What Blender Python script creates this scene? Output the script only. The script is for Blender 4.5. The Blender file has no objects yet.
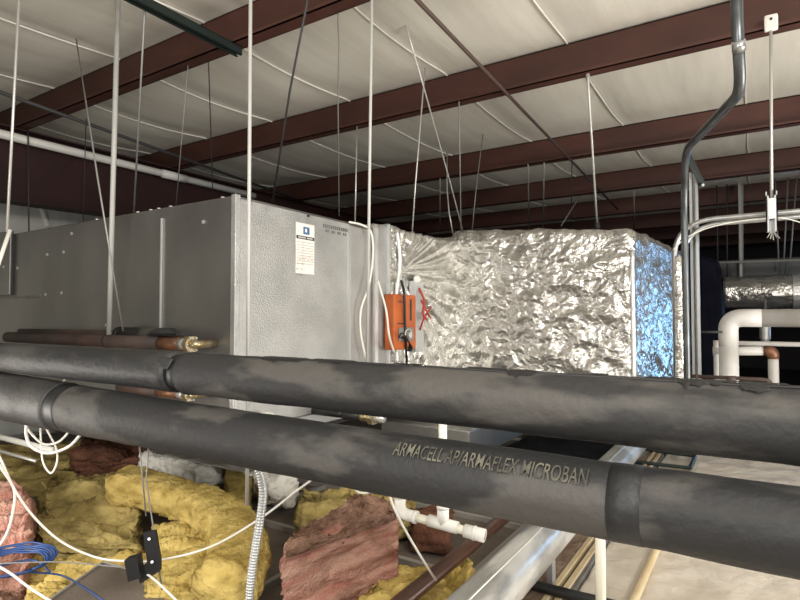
import bpy, bmesh, math, random
from mathutils import Vector, noise, Matrix
random.seed(7)
PI = math.pi
C = bpy.context.scene.collection
H = 1.0                      # eye height above the suspended ceiling the photographer looks over
F = 555.0
YAW = math.radians(32.5); PIT = math.atan(18/555)
E = Vector((0, 0, H))
RT = Vector((math.cos(YAW), math.sin(YAW), 0))
FW = Vector((-math.sin(YAW)*math.cos(PIT), math.cos(YAW)*math.cos(PIT), math.sin(PIT)))
UP = RT.cross(FW)
def ray(px, py): return FW + RT*((px-400)/F) + UP*((300-py)/F)
def P(px, py, d): return E + ray(px, py)*d
def PY(px, py, y): r = ray(px, py); return E + r*(y/r.y)
def PX(px, py, x): r = ray(px, py); return E + r*(x/r.x)
def PZ(px, py, z): r = ray(px, py); return E + r*((z-H)/r.z)

# ------------------------------------------------------------ materials
def mat(name, col, rough=.6, metal=0., var=None, vscale=8, vstretch=(1,1,1), bump=0., bscale=40, bstretch=(1,1,1), contrast=(.35,.65), spangle=0., detail=5, voronoi_bump=False, spec=None):
    m = bpy.data.materials.new(name); m.use_nodes = True
    nt = m.node_tree; N = nt.nodes; L = nt.links
    b = N['Principled BSDF']
    b.inputs['Roughness'].default_value = rough; b.inputs['Metallic'].default_value = metal
    if spec is not None: b.inputs['Specular IOR Level'].default_value = spec
    b.inputs['Base Color'].default_value = (*col, 1)
    tc = N.new('ShaderNodeTexCoord')
    def mp(st):
        x = N.new('ShaderNodeMapping'); x.inputs['Scale'].default_value = st
        L.new(tc.outputs['Object'], x.inputs['Vector']); return x.outputs['Vector']
    cs = None
    if var:
        n = N.new('ShaderNodeTexNoise'); n.inputs['Scale'].default_value = vscale; n.inputs['Detail'].default_value = detail
        L.new(mp(vstretch), n.inputs['Vector'])
        r = N.new('ShaderNodeValToRGB'); r.color_ramp.elements[0].position = contrast[0]; r.color_ramp.elements[1].position = contrast[1]
        r.color_ramp.elements[0].color = (*col, 1); r.color_ramp.elements[1].color = (*var, 1)
        L.new(n.outputs['Fac'], r.inputs['Fac']); cs = r.outputs['Color']
        L.new(cs, b.inputs['Base Color'])
    if spangle:
        v = N.new('ShaderNodeTexVoronoi'); v.inputs['Scale'].default_value = 90
        L.new(mp((1,1,1)), v.inputs['Vector'])
        mr = N.new('ShaderNodeMapRange'); mr.inputs['To Min'].default_value = rough-spangle; mr.inputs['To Max'].default_value = rough+spangle
        sx = N.new('ShaderNodeSeparateColor'); L.new(v.outputs['Color'], sx.inputs['Color'])
        L.new(sx.outputs['Red'], mr.inputs['Value']); L.new(mr.outputs['Result'], b.inputs['Roughness'])
    if bump:
        if voronoi_bump:
            n2 = N.new('ShaderNodeTexVoronoi'); n2.inputs['Scale'].default_value = bscale; o = n2.outputs['Distance']
        else:
            n2 = N.new('ShaderNodeTexNoise'); n2.inputs['Scale'].default_value = bscale; n2.inputs['Detail'].default_value = 6; o = n2.outputs['Fac']
        L.new(mp(bstretch), n2.inputs['Vector'])
        bp = N.new('ShaderNodeBump'); bp.inputs['Strength'].default_value = bump; bp.inputs['Distance'].default_value = .01
        L.new(o, bp.inputs['Height']); L.new(bp.outputs['Normal'], b.inputs['Normal'])
    return m
M = {}
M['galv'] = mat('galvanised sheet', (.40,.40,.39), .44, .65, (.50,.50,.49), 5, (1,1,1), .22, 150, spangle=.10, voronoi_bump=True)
M['galv_shaded'] = mat('shaded galvanised sheet', (.19,.187,.175), .36, .75, (.25,.245,.23), 3, (1,1,.4), .05, 60, spangle=.05)  # darker copy of the sheet: shade of the long side put into the colour
M['galv_edge'] = mat('galvanised folded edge', (.5,.51,.51), .4, .6)
M['foil'] = mat('crinkled foil facing', (.72,.70,.66), .27, .82, (.86,.84,.79), 14, (1,1,1), .9, 38, (1,1,1.3))
def foilmat(name, c0, c1, rough, metal, k):
    m = mat(name, c0, rough, metal, c1, 14)
    N = m.node_tree.nodes; L = m.node_tree.links; b = N['Principled BSDF']
    tc = N.new('ShaderNodeTexCoord'); n = N.new('ShaderNodeTexNoise'); n.inputs['Scale'].default_value = 5; n.inputs['Detail'].default_value = 3
    L.new(tc.outputs['Object'], n.inputs['Vector'])
    mx = N.new('ShaderNodeMix'); mx.data_type = 'RGBA'; mx.blend_type = 'ADD'; mx.inputs[0].default_value = .35
    L.new(tc.outputs['Object'], mx.inputs[6]); L.new(n.outputs['Color'], mx.inputs[7])
    prev = None
    for sc, st, dist in ((7, .55, .05), (19, .6, .018), (48, .5, .006)):
        v = N.new('ShaderNodeTexVoronoi'); v.feature = 'F1'; v.inputs['Scale'].default_value = sc
        L.new(mx.outputs[2], v.inputs['Vector'])
        bp = N.new('ShaderNodeBump'); bp.inputs['Strength'].default_value = st*k; bp.inputs['Distance'].default_value = dist
        L.new(v.outputs['Distance'], bp.inputs['Height'])
        if prev: L.new(prev.outputs['Normal'], bp.inputs['Normal'])
        prev = bp
    L.new(prev.outputs['Normal'], b.inputs['Normal'])
    return m
M['foil'] = foilmat('crinkled foil facing', (.54,.53,.50), (.66,.65,.61), .26, .84, .62)
M['foil_slack'] = foilmat('slack foil facing', (.54,.53,.50), (.66,.65,.61), .27, .80, .38)
M['foil_scrim'] = foilmat('bright foil end', (.58,.58,.56), (.70,.70,.68), .27, .80, .6)
M['foil_tape'] = mat('foil tape', (.8,.8,.78), .28, .7, bump=.6, bscale=60)
M['red'] = mat('red oxide primer', (.052,.0175,.0115), .6, 0, (.078,.027,.018), 5, (.4,1,1), .1, 50)
M['red_dark'] = mat('dark red oxide primer', (.024,.0055,.005), .7, 0, (.034,.009,.008), 4)
M['vinyl'] = mat('white vinyl facing', (.68,.65,.57), .6, 0, (.75,.72,.64), 2.5, (6,.6,1), .14, 9, (5,.7,1))
M['vinyl_wall'] = mat('vinyl wall facing', (.6,.6,.56), .55, 0, (.68,.67,.62), 3, (1,4,.5), .4, 6)
M['seam'] = mat('vinyl seam tab', (.8,.79,.74), .5)
M['rubber'] = mat('black pipe insulation', (.013,.013,.0135), .6, 0, (.050,.047,.044), 7, (.4,1,1), .25, 70, contrast=(.48,.66), detail=9)
M['rubber2'] = mat('worn black pipe insulation', (.014,.0138,.014), .66, 0, (.055,.051,.046), 9, (.45,1.3,1.3), .25, 70, contrast=(.52,.60), detail=10)
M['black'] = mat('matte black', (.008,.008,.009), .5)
M['steel'] = mat('zinc rod', (.55,.55,.52), .35, .5)
M['dullsteel'] = mat('dull hanger wire', (.26,.26,.25), .5, .4)
M['darkwire'] = mat('dark wire', (.04,.04,.04), .6, .2)
M['white_rod'] = mat('white painted conduit', (.42,.42,.40), .45)
M['emt'] = mat('electrical conduit', (.30,.31,.31), .35, .75, (.40,.41,.41), 12, (1,1,.3))
M['emt_dark'] = mat('weathered conduit', (.07,.075,.08), .36, .7, (.13,.14,.145), 10)
M['strut'] = mat('strut channel', (.36,.37,.37), .4, .6)
M['strut_green'] = mat('dark green strut', (.006,.013,.011), .6, .1)
M['brownrod'] = mat('brown rod', (.065,.038,.03), .6)
M['pvc'] = mat('white pvc', (.78,.77,.72), .35)
M['pvc_print'] = mat('aged pvc', (.74,.69,.56), .4, 0, (.78,.75,.66), 20)
M['jacket'] = mat('white pipe jacket', (.50,.49,.47), .45, 0, (.43,.42,.39), 8)
M['brownpipe'] = mat('dark brown steel pipe', (.12,.055,.035), .35, .35, (.06,.03,.022), 9, (1,.3,1))
M['silver'] = mat('mottled galvanised pipe', (.38,.38,.37), .32, .5, (.74,.74,.72), 12, (1,.3,1), .10, 50, contrast=(.42,.58), detail=8)
M['copper'] = mat('copper pipe', (.32,.10,.045), .35, .7, (.12,.04,.025), 14)
M['darkcopper'] = mat('dull red brown pipe', (.085,.05,.040), .65, .1, (.045,.032,.028), 6)
M['oldcopper'] = mat('tarnished copper', (.20,.09,.045), .45, .5, (.10,.055,.035), 14)
M['brass'] = mat('brass', (.36,.27,.13), .35, .8, (.5,.45,.33), 40)
M['orange'] = mat('orange plastic', (.50,.125,.03), .5, 0, (.40,.09,.02), 9)
M['paper'] = mat('white label', (.75,.73,.68), .6)
M['blue'] = mat('blue print', (.04,.12,.3), .5)
M['ink'] = mat('dark print', (.03,.03,.035), .6)
M['pale_ink'] = mat('faint yellow stencil', (.035,.033,.028), .8, 0, (.12,.112,.085), 26, contrast=(.38,.60))
M['redwire'] = mat('red wire', (.4,.03,.02), .5)
M['whitewire'] = mat('white cable', (.78,.76,.70), .45)
M['bluewire'] = mat('blue cable', (.02,.06,.2), .45)
M['yel'] = mat('yellow fibreglass', (.34,.24,.065), 1, 0, (.60,.46,.16), 11, (1,1,2.2), 1., 70, spec=.1)
M['olive'] = mat('dusty yellow fibreglass', (.22,.165,.06), 1, 0, (.54,.43,.17), 7, (1,1,2.5), 1., 70, spec=.1)
M['pink'] = mat('pink fibreglass', (.42,.18,.14), 1, 0, (.62,.38,.30), 9, (.6,.6,3.5), 1., 130, spec=.1)
M['pinkdirty'] = mat('dirty pink fibreglass', (.13,.07,.05), 1, 0, (.36,.22,.16), 12, (1,1,1), 1., 110, spec=.1)
M['rusty'] = mat('brown red fibreglass', (.10,.045,.03), 1, 0, (.17,.08,.05), 9, (1,1,1), 1., 40, spec=.1)
M['fluff'] = mat('white fluff', (.82,.80,.74), 1, 0, (.70,.68,.62), 8, (1,1,1), 1., 50, spec=.1)
M['poly'] = mat('grey plastic film', (.22,.21,.19), .35, 0, (.30,.29,.26), 8, (1,1,1), .8, 18)
M['tile'] = mat('dusty ceiling tile', (.13,.105,.085), .85, 0, (.19,.155,.125), 4, (1,1,1), .3, 90)
M['tgrid'] = mat('ceiling grid bar', (.34,.32,.29), .5, .2)
M['tan'] = mat('tan wrinkled facing', (.54,.48,.40), .7, 0, (.66,.60,.52), 5, (1,1,1), .9, 16)
M['cream'] = mat('cream board edge', (.56,.46,.29), .7, 0, (.44,.34,.2), 12, (3,.5,1))
M['brownboard'] = mat('brown splintered board', (.17,.105,.07), .85, 0, (.3,.22,.16), 26, (1,.4,1), .8, 40)
M['greyrail'] = mat('grey rail', (.2,.2,.2), .5, .4, (.14,.13,.12), 10)
M['navy'] = mat('dark navy film', (.003,.004,.010), .8, 0, (.006,.007,.014), 4, spec=.1)
M['dark'] = mat('dark wall sheet', (.02,.018,.022), .8, 0, (.03,.025,.028), 2)
M['darkgrey'] = mat('dark grey duct skin', (.10,.10,.10), .5, .3)

# ------------------------------------------------------------ object helpers
def link(name, bm, m, parent=None, smooth=False):
    me = bpy.data.meshes.new(name); bmesh.ops.recalc_face_normals(bm, faces=bm.faces); bm.to_mesh(me); bm.free()
    me.materials.append(M[m])
    if smooth:
        for p in me.polygons: p.use_smooth = True
    o = bpy.data.objects.new(name, me); C.objects.link(o)
    if parent: o.parent = parent; o.matrix_parent_inverse = Matrix.Translation(-parent.location)
    return o
def tag(o, label, cat, group=None, kind=None):
    o['label'] = label; o['category'] = cat
    if group: o['group'] = group
    if kind: o['kind'] = kind
    return o
def thing(name, label, cat, loc=(0,0,0), group=None):
    o = bpy.data.objects.new(name, None); C.objects.link(o); o.location = loc; o.empty_display_size = .05
    return tag(o, label, cat, group)
def struct(name, bm, m, smooth=False):
    o = link(name, bm, m, None, smooth); o['kind'] = 'structure'; return o
def box(bm, a, b, bev=0):
    a = Vector(a); b = Vector(b)
    v = [bm.verts.new((x, y, z)) for x in (a.x, b.x) for y in (a.y, b.y) for z in (a.z, b.z)]
    fs = [bm.faces.new([v[i] for i in q]) for q in ((0,1,3,2),(4,6,7,5),(0,4,5,1),(2,3,7,6),(0,2,6,4),(1,5,7,3))]
    if bev:
        es = list({e for f in fs for e in f.edges})
        bmesh.ops.bevel(bm, geom=es, offset=bev, segments=2, affect='EDGES', profile=.6)
    return bm
def bxm(a, b, bev=0): return box(bmesh.new(), a, b, bev)
def smoothpath(pts, n=8):
    pts = [Vector(p) for p in pts]; out = []
    for i in range(len(pts)-1):
        p0 = pts[max(i-1,0)]; p1 = pts[i]; p2 = pts[i+1]; p3 = pts[min(i+2,len(pts)-1)]
        for k in range(n):
            t = k/n
            out.append(.5*((2*p1)+(-p0+p2)*t+(2*p0-5*p1+4*p2-p3)*t*t+(-p0+3*p1-3*p2+p3)*t**3))
    out.append(pts[-1]); return out
def fillet(pts, r, n=6):
    pts = [Vector(p) for p in pts]; out = [pts[0]]
    for i in range(1, len(pts)-1):
        a = (pts[i-1]-pts[i]); b = (pts[i+1]-pts[i]); rr = min(r, a.length*.45, b.length*.45)
        p = pts[i]+a.normalized()*rr; q = pts[i]+b.normalized()*rr
        for k in range(n+1):
            t = k/n; out.append(p*(1-t)**2+pts[i]*2*t*(1-t)+q*t*t)
    out.append(pts[-1]); return out
def tube(bm, pts, r, n=12, cap=True, hollow=0):
    pts = [Vector(p) for p in pts]
    rs = r if isinstance(r, (list, tuple)) else [r]*len(pts)
    rings = []; t0 = (pts[1]-pts[0]).normalized()
    a = Vector((0,0,1)) if abs(t0.z) < .9 else Vector((1,0,0))
    u = t0.cross(a).normalized()
    for i, p in enumerate(pts):
        t = (pts[min(i+1,len(pts)-1)]-pts[max(i-1,0)]).normalized()
        u = (u-t*u.dot(t)).normalized(); w = t.cross(u)
        rings.append([bm.verts.new(p+(u*math.cos(2*PI*k/n)+w*math.sin(2*PI*k/n))*rs[i]) for k in range(n)])
    for i in range(len(rings)-1):
        for k in range(n):
            bm.faces.new((rings[i][k], rings[i][(k+1)%n], rings[i+1][(k+1)%n], rings[i+1][k]))
    if cap:
        bm.faces.new(rings[0][::-1]); bm.faces.new(rings[-1])
    return bm
def tb(pts, r, n=12): return tube(bmesh.new(), pts, r, n)
def fbm(p, s, o=3):
    v = 0; a = 1
    for i in range(o):
        v += a*noise.noise(p*s); s *= 2.1; a *= .5
    return v
def ridge(p, s, o=3):
    v = 0; a = 1
    for i in range(o):
        v += a*(1-2.4*abs(noise.noise(p*s+Vector((i*7.1,0,0))))); s *= 2.0; a *= .5
    return v
def hexa(cor, n, rnd, disp, bottom=True):
    """eight corners (bottom 4 ccw, top 4 ccw) filled as a rounded, displaced block; n=(nu,nv,nw)"""
    cor = [Vector(c) for c in cor]
    def tri(u, v, w):
        b = cor[0].lerp(cor[1], u).lerp(cor[3].lerp(cor[2], u), v)
        t = cor[4].lerp(cor[5], u).lerp(cor[7].lerp(cor[6], u), v)
        return b.lerp(t, w)
    L = ((cor[1]-cor[0]).length, (cor[3]-cor[0]).length, (cor[4]-cor[0]).length)
    bm = bmesh.new(); vs = {}
    def key(i, j, k):
        if (i, j, k) in vs: return vs[i, j, k]
        q = Vector((i/n[0]*L[0], j/n[1]*L[1], k/n[2]*L[2]))
        r = min(rnd, L[0]*.49, L[1]*.49, L[2]*.49)
        c = Vector([min(max(q[a], r), L[a]-r) for a in range(3)])
        d = q-c
        nn = d.normalized() if d.length > 1e-6 else Vector((0,0,1))
        if d.length > 1e-6 and sum(1 for a in range(3) if abs(d[a]) > 1e-6) > 1:
            q = c+nn*r
        p = tri(q.x/L[0], q.y/L[1], q.z/L[2])
        ax = (cor[1]-cor[0]).normalized(); ay = (cor[3]-cor[0]).normalized(); az = Vector((0,0,1))
        wn = (ax*nn.x+ay*nn.y+az*nn.z).normalized()
        p = p+wn*disp(p, wn)
        vs[i, j, k] = bm.verts.new(p); return vs[i, j, k]
    for a in range(3):
        o1, o2 = [x for x in range(3) if x != a]
        for side in (0, n[a]):
            for i in range(n[o1]):
                for j in range(n[o2]):
                    q = []
                    for di, dj in ((0,0),(1,0),(1,1),(0,1)):
                        idx = [0,0,0]; idx[a] = side; idx[o1] = i+di; idx[o2] = j+dj
                        q.append(key(*idx))
                    bm.faces.new(q)
    return bm

# ------------------------------------------------------------ setting
PUR = [.45, 1.955, 3.26, 4.92, 6.42, 7.9, 9.4, 10.9, 12.4]
ZB = H+1.40; ZT = H+1.63
WL = -5.3; WR = 5.5; YB = 13.6; YF = -2.2
def roofz(y):
    for a, b in zip([YF]+PUR, PUR+[YB]):
        if a <= y <= b:
            t = (y-a)/(b-a); return ZT-.045*math.sin(PI*t)
    return ZT
SEAMS = [-5.0, -4.15, -3.33, -2.52, -1.70, -.90, -.02, .83, 1.66, 2.5, 3.3]
bm = bmesh.new()
xs = [WL+(WR-WL)*i/130 for i in range(131)]; ys = [YF+(YB-YF)*i/220 for i in range(221)]
g = [[None]*len(ys) for _ in xs]
for i, x in enumerate(xs):
    ds = min(abs(x-s) for s in SEAMS)
    for j, y in enumerate(ys):
        dp = min(abs(y-p) for p in PUR)
        k = min(1, dp/.35)
        z = roofz(y)+k*(.012*noise.noise(Vector((x*3.5, y*.8, 0)))+.018*math.exp(-(ds/.09)**2)-.010)
        g[i][j] = bm.verts.new((x, y, z))
for i in range(len(xs)-1):
    for j in range(len(ys)-1): bm.faces.new((g[i][j], g[i+1][j], g[i+1][j+1], g[i][j+1]))
for e in (): pass
struct('ceiling', bm, 'vinyl', True)
for n_, s in enumerate(SEAMS):
    pts = []
    y = .5
    while y < YB-.1:
        pts.append(Vector((s+.004*math.sin(y*5), y, roofz(y)-.004))); y += .09
    struct('trim_%d' % (n_+1), tb(pts, .0055, 6), 'seam', True)
struct('floor', bxm((WL, YF, -.06), (-.62, YB, -.005)), 'tile')
struct('floor_right', bxm((-.62, YF, -.06), (WR, YB, -.03)), 'dark')
struct('wall_left', bxm((WL-.08, YF, -.06), (WL, YB, ZT+.03)), 'vinyl_wall')
struct('wall_back', bxm((WL-.08, YB, -.06), (WR, YB+.08, ZT+.03)), 'dark')
bm = bmesh.new()
for k in range(8):
    x = -5.2+.61*k
    box(bm, (x-.012, YF+.02, -.004), (x+.012, YB-.05, .022))
for k in range(24):
    y = .12+.61*k
    if y < YB-.1: box(bm, (WL+.02, y-.012, -.004), (-.80, y+.012, .020))
struct('trim_20', bm, 'tgrid')

# purlins (Z sections)
names = ['behind the first visible beam, just out over the ladder', 'nearest in view, crossing the upper left corner',
 'second nearest in view, crossing the picture top right', 'third nearest in view, below the grey conduit bend',
 'fourth nearest in view, above the foil duct', 'fifth nearest in view, dim above the foil duct', 'sixth nearest in view, far back in the dark', 'seventh nearest in view, far back in the dark','farthest, just before the back wall']
for k, y in enumerate(PUR):
    if k == 0: continue
    bm = bmesh.new(); t = .006
    prof = [(y-.070, ZB+.016), (y-.070, ZB), (y, ZB), (y, ZT-.012), (y+.07, ZT-.012), (y+.07, ZT-.030)]
    # outline thickened
    def wall(p, q):
        box(bm, (WL+.01, min(p[0],q[0])-t/2, min(p[1],q[1])-t/2), (WR-.1, max(p[0],q[0])+t/2, max(p[1],q[1])+t/2))
    for p, q in zip(prof[:-1], prof[1:]): wall(p, q)
    o = link('roof_purlin', bm, 'red'); tag(o, 'dark red steel roof beam, '+names[k], 'beam', 'red steel roof beams')
# main rafter at left
X0 = -4.63
raf = thing('main_rafter', 'deep dark red steel rafter running under the roof beams at far left', 'beam', (X0, 1.5, ZB-.47))
def lofted(bm, x0, x1, pts):
    vs = [[bm.verts.new((x, y, z)) for (y, z) in pts] for x in (x0, x1)]
    n = len(pts); bm.faces.new(vs[0]); bm.faces.new(vs[1][::-1])
    for i in range(n): bm.faces.new((vs[0][i], vs[1][i], vs[1][(i+1)%n], vs[0][(i+1)%n]))
    return bm
link('web', lofted(bmesh.new(), X0-.006, X0+.006, [(-1.5, ZB-.60), (-1.5, ZB), (13, ZB), (13, ZB-.30)]), 'red_dark', raf)
link('flange', bxm((X0-.09, -1.5, ZB-.012), (X0+.09, 13, ZB)), 'red_dark', raf)
link('flange', lofted(bmesh.new(), X0-.09, X0+.09, [(-1.5, ZB-.615), (-1.5, ZB-.60), (13, ZB-.30), (13, ZB-.315)]), 'red_dark', raf)
# white pipe by the rafter
a = PX(15,124,-4.50); b = PX(142,167,-4.50)
pipe = thing('rafter_pipe', 'white pipe with coupling running along top of dark red rafter', 'pipe', tuple(a))
link('pipe', tb([Vector((-4.5, .6, H+1.31)), Vector((-4.5, 4.15, H+1.31))], .032, 14), 'pvc', pipe, True)
link('coupling', tb([Vector((-4.5, 3.05, H+1.31)), Vector((-4.5, 3.3, H+1.31))], .038, 14), 'pvc', pipe, True)
o = link('wall_brace_strip', tb([PX(37,197,WL+.02), PX(48,226,WL+.02)], .02, 6), 'seam')
tag(o, 'pale diagonal tape strip on vinyl faced wall above the metal casing', 'strip')
# dark cable pipe
a = PZ(0,92,ZB-.05); b = PZ(268,189,ZB-.05)
o = link('ceiling_pipe', tb([a+(a-b)*.15, b+(b-a)*.25], .013, 8), 'darkwire', None, True)
tag(o, 'thin dark pipe crossing under the roof beams at upper left', 'pipe')
# brown brace rod
a = PZ(417,0,ZB-.014); b = PZ(608,199,ZB-.014)
o = link('brace_rod', tb([a+(a-b)*.25, b+(b-a)*.15], .0105, 8), 'brownrod', None, True)
tag(o, 'brown brace rod running diagonally beneath the roof beams, top centre', 'rod')
# green strut
a = PZ(137,0,ZB-.03); b = PZ(240,52,ZB-.03); xg = (a.x+b.x)/2
bm = bmesh.new()
y1 = b.y
for (dx0, dx1, dz0, dz1) in ((-.021,-.017,-.02,.02), (.017,.021,-.02,.02), (-.021,.021,.017,.021), (-.021,-.008,-.021,-.017), (.008,.021,-.021,-.017)):
    box(bm, (xg+dx0, -.5, ZB-.03+dz0), (xg+dx1, y1, ZB-.03+dz1))
o = link('strut_channel', bm, 'strut_green'); tag(o, 'dark green slotted strut channel under the roof beam, upper left', 'channel')

# ------------------------------------------------------------ air handler
XC = -1.85; YL = 1.60; ZTOP = H+.522; ZBOT = H-.53; YE = 2.74
ahu = thing('air_handler', 'long galvanised sheet metal air handler casing left of the foil wrapped duct', 'air handler', (-3.2, 2.1, ZBOT))
link('casing', bxm((WL+.6, YL, ZBOT+.05), (XC, YE-.12, ZTOP), .006), 'galv_shaded', ahu)
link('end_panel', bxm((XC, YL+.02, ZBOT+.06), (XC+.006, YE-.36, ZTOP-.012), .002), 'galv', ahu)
link('end_panel', bxm((XC, YE-.345, ZBOT+.06), (XC+.008, YE-.16, ZTOP-.02), .002), 'galv', ahu)
link('corner_trim', bxm((XC-.018, YL-.006, ZBOT+.04), (XC+.010, YL+.022, ZTOP+.004), .003), 'galv', ahu)
link('seam_strip', bxm((XC+.004, YL+.07, ZBOT+.06), (XC+.010, YL+.076, ZTOP-.012)), 'galv_edge', ahu)
link('seam_strip', bxm((XC+.004, YE-.37, ZBOT+.06), (XC+.014, YE-.35, ZTOP-.02)), 'galv_edge', ahu)
link('base_rail', bxm((WL+.6, YL-.01, ZBOT), (XC+.012, YE-.12, ZBOT+.055), .004), 'galv_edge', ahu)
# flanged outlet collar with rounded top
link('outlet_collar', bxm((XC-1.0, YE-.13, ZBOT+.06), (XC+.018, YE, ZTOP+.03), .03), 'galv', ahu, False)
link('collar_flange', bxm((XC-1.0, YE-.012, ZBOT+.05), (XC+.034, YE+.012, ZTOP+.04), .011), 'galv_edge', ahu)
# side seam strip
s = PY(162,270,YL)
link('seam_strip', bxm((s.x-.0045, YL-.010, ZBOT+.45), (s.x+.0045, YL, ZTOP-.05), .002), 'galv_edge', ahu)
# left housing that stands proud
l = PY(10,260,YL-.02)
zt = PY(8,231,YL-.02).z; zb = PY(8,295,YL-.02).z
link('control_housing', bxm((l.x-1.3, YL-.022, zb), (l.x, YL, zt), .004), 'galv_shaded', ahu)
link('panel_joint', bxm((l.x, YL-.012, zb), (l.x+.022, YL, zt-.02)), 'black', ahu)
link('panel_joint', bxm((l.x-1.3, YL-.008, zb-.02), (PY(42,294,YL).x, YL, zb-.008)), 'greyrail', ahu)
for (px, py, yy) in ((72,233.6,YL),(47.6,254.6,YL),(64,252,YL),(46,294.6,YL),(62,293,YL),(18,268,YL),(4,267,YL-.022),(204,222,YL),(107,325,YL)):
    p = PY(px,py,yy); link('screw', tb([p+Vector((0,.003,0)), p+Vector((0,-.006,0))], .009, 8), 'steel', ahu)
for px, py in ((96,217),(137,210),(150,208),(158,207),(170,205),(222,199)):
    p = PY(px,py,YL+.015); link('screw', tb([Vector((p.x, YL+.02, ZTOP-.002)), Vector((p.x, YL+.02, ZTOP+.008))], .009, 8), 'steel', ahu)
p = PX(307,216,XC); link('screw', tb([p, p+Vector((.012,0,0))], .006, 8), 'black', ahu)
# nameplate
n0 = PX(295,222,XC); n1 = PX(313,272,XC); x = XC+.007
z1 = n0.z; z0 = PX(295,273,XC).z; w = n1.y-n0.y
pl = link('data_label', bxm((XC+.005, n0.y, z0), (x+.001, n1.y, z1)), 'paper', ahu); pl['label'] = 'white printed data label'
link('logo', bxm((x, n0.y+w*.38, z1-.052), (x+.0016, n0.y+w*.72, z1-.016)), 'blue', pl)
link('logo_mark', bxm((x, n0.y+w*.47, z1-.042), (x+.0022, n0.y+w*.58, z1-.024)), 'paper', pl)
link('title_band', bxm((x, n0.y+.002, z1-.078), (x+.0016, n1.y-.002, z1-.062)), 'ink', pl)
bm = bmesh.new()
yy = n0.y+w*.12
for k in range(9):
    if k == 5: yy += .008
    box(bm, (x, yy, z1-.073), (x+.0024, yy+.007, z1-.067)); yy += .0105
link('title_print', bm, 'paper', pl)
bm = bmesh.new()
for k in range(9):
    zz = z1-.094-.013*k; box(bm, (x, n0.y+.006, zz), (x+.0014, n1.y-.006, zz+.0015))
box(bm, (x, n0.y+w*.36, z1-.205), (x+.0014, n0.y+w*.36+.0015, z1-.085))
link('ruled_lines', bm, 'greyrail', pl)
def scribble(name, m, y0, y1, zz0, zz1, rows):
    bm = bmesh.new()
    for r in range(rows):
        zc = zz1-(zz1-zz0)*(r+.5)/rows; y = y0
        while y < y1:
            q = [Vector((x+.0012, y+random.uniform(0,.004), zc+random.uniform(-.006,.006))) for _ in range(3)]
            tube(bm, q, .0008, 4); y += .009
    link(name, bm, m, pl)
scribble('red_handwriting', 'redwire', n0.y+.02, n1.y-.01, z1-.185, z1-.155, 2)
scribble('black_handwriting', 'ink', n0.y+.0, n0.y+w*.45, z0-.02, z0+.06, 3)
# faint stamped marks high on the end panel
bm = bmesh.new(); a = PX(322,225,XC); 
for k in range(14):
    yk = a.y+.016*k; box(bm, (XC+.006, yk, a.z-.012-.0*k), (XC+.0085, yk+.009, a.z+.006))
    if k % 3: box(bm, (XC+.006, yk+.004, a.z-.034), (XC+.0085, yk+.013, a.z-.02))
link('stamped_marks', bm, 'greyrail', ahu)

# ------------------------------------------------------------ foil wrapped duct
duct = thing('foil_wrapped_duct', 'large duct elbow wrapped in crinkled silver foil insulation', 'duct', (-1.3, 3.9, ZBOT-.02))
fc = PX(396,272,XC)          # where the folds gather
def d_trans(p, n):
    q = p*1.0
    if n.x > .5:
        dy = p.y-fc.y; dz = p.z-fc.z; r = math.hypot(dy, dz)+.02; a = math.atan2(dz, dy)
        f = noise.noise(Vector((a*7, r*1.2, 3)))+.6*noise.noise(Vector((a*15, r*2, 9)))
        k = min(1, r/.18)*math.exp(-(max(0, r-.7)/.4)**2)
        v = .030*f*k + .006*ridge(q, 6, 3)
    else: v = .012*ridge(q, 5, 3)
    # sagging top
    if n.z > .5: v -= .035*math.sin(PI*min(max((p.y-2.76)/.9,0),1))
    return v+.006
T = [(-2.95,YE+.02,ZBOT+.02),(XC,YE+.02,ZBOT+.02),(XC+.02,3.74,ZBOT-.0),(-2.95,3.74,ZBOT-.0),
     (-2.95,YE+.02,ZTOP+.035),(XC,YE+.02,ZTOP+.035),(XC+.02,3.74,ZTOP+.055),(-2.95,3.74,ZTOP+.055)]
link('transition_wrap', hexa(T, (50,110,110), .03, d_trans), 'foil_slack', duct, True)
def d_box(p, n):
    s = Vector((p.x, p.y, p.z))
    a = s.copy(); a.z *= 1.7
    v = .014*ridge(a+Vector((0,0,fbm(s,2)*.25)), 3.2, 4) + .010*fbm(s, 7, 2)
    # long diagonal slack folds
    t = s.x*.5+s.z*1.0
    v += .012*math.sin(t*16+2.5*noise.noise(s*2.2))*max(0, noise.noise(s*1.5)+.25)
    if n.x > .5: v = v*.55+.004
    return v
A1 = PY(456,231,3.62); A2 = PY(632,229,3.66)
zl = A1.z; zr = A2.z
xl = XC-.02; xr = A2.x
B = [(xl,3.62,ZBOT-.02),(xr,3.66,ZBOT-.0),(xr+.17,5.02,ZBOT),(xl,5.05,ZBOT),
     (xl,3.62,zl),(xr,3.66,zr),(xr+.17,5.02,zr-.035),(xl,5.05,zl)]
link('elbow_wrap', hexa(B, (110,90,100), .045, d_box), 'foil', duct, True)
# taped seams
def onface(px, py, y): return PY(px, py, y)
link('tape_seam', tb([Vector((xr+.0, 3.655, z)) for z in [ZBOT+.05+i*.05 for i in range(19)]], [.014+.004*noise.noise(Vector((i*2.3,0,0))) for i in range(19)], 8), 'foil_tape', duct, True)
pp = smoothpath([PX(397,232,XC+.035), PX(400,262,XC+.035), PX(396,300,XC+.03), PX(397,365,XC+.03)], 8)
link('tape_seam', tb(pp, .012, 8), 'foil_tape', duct, True)
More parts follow.
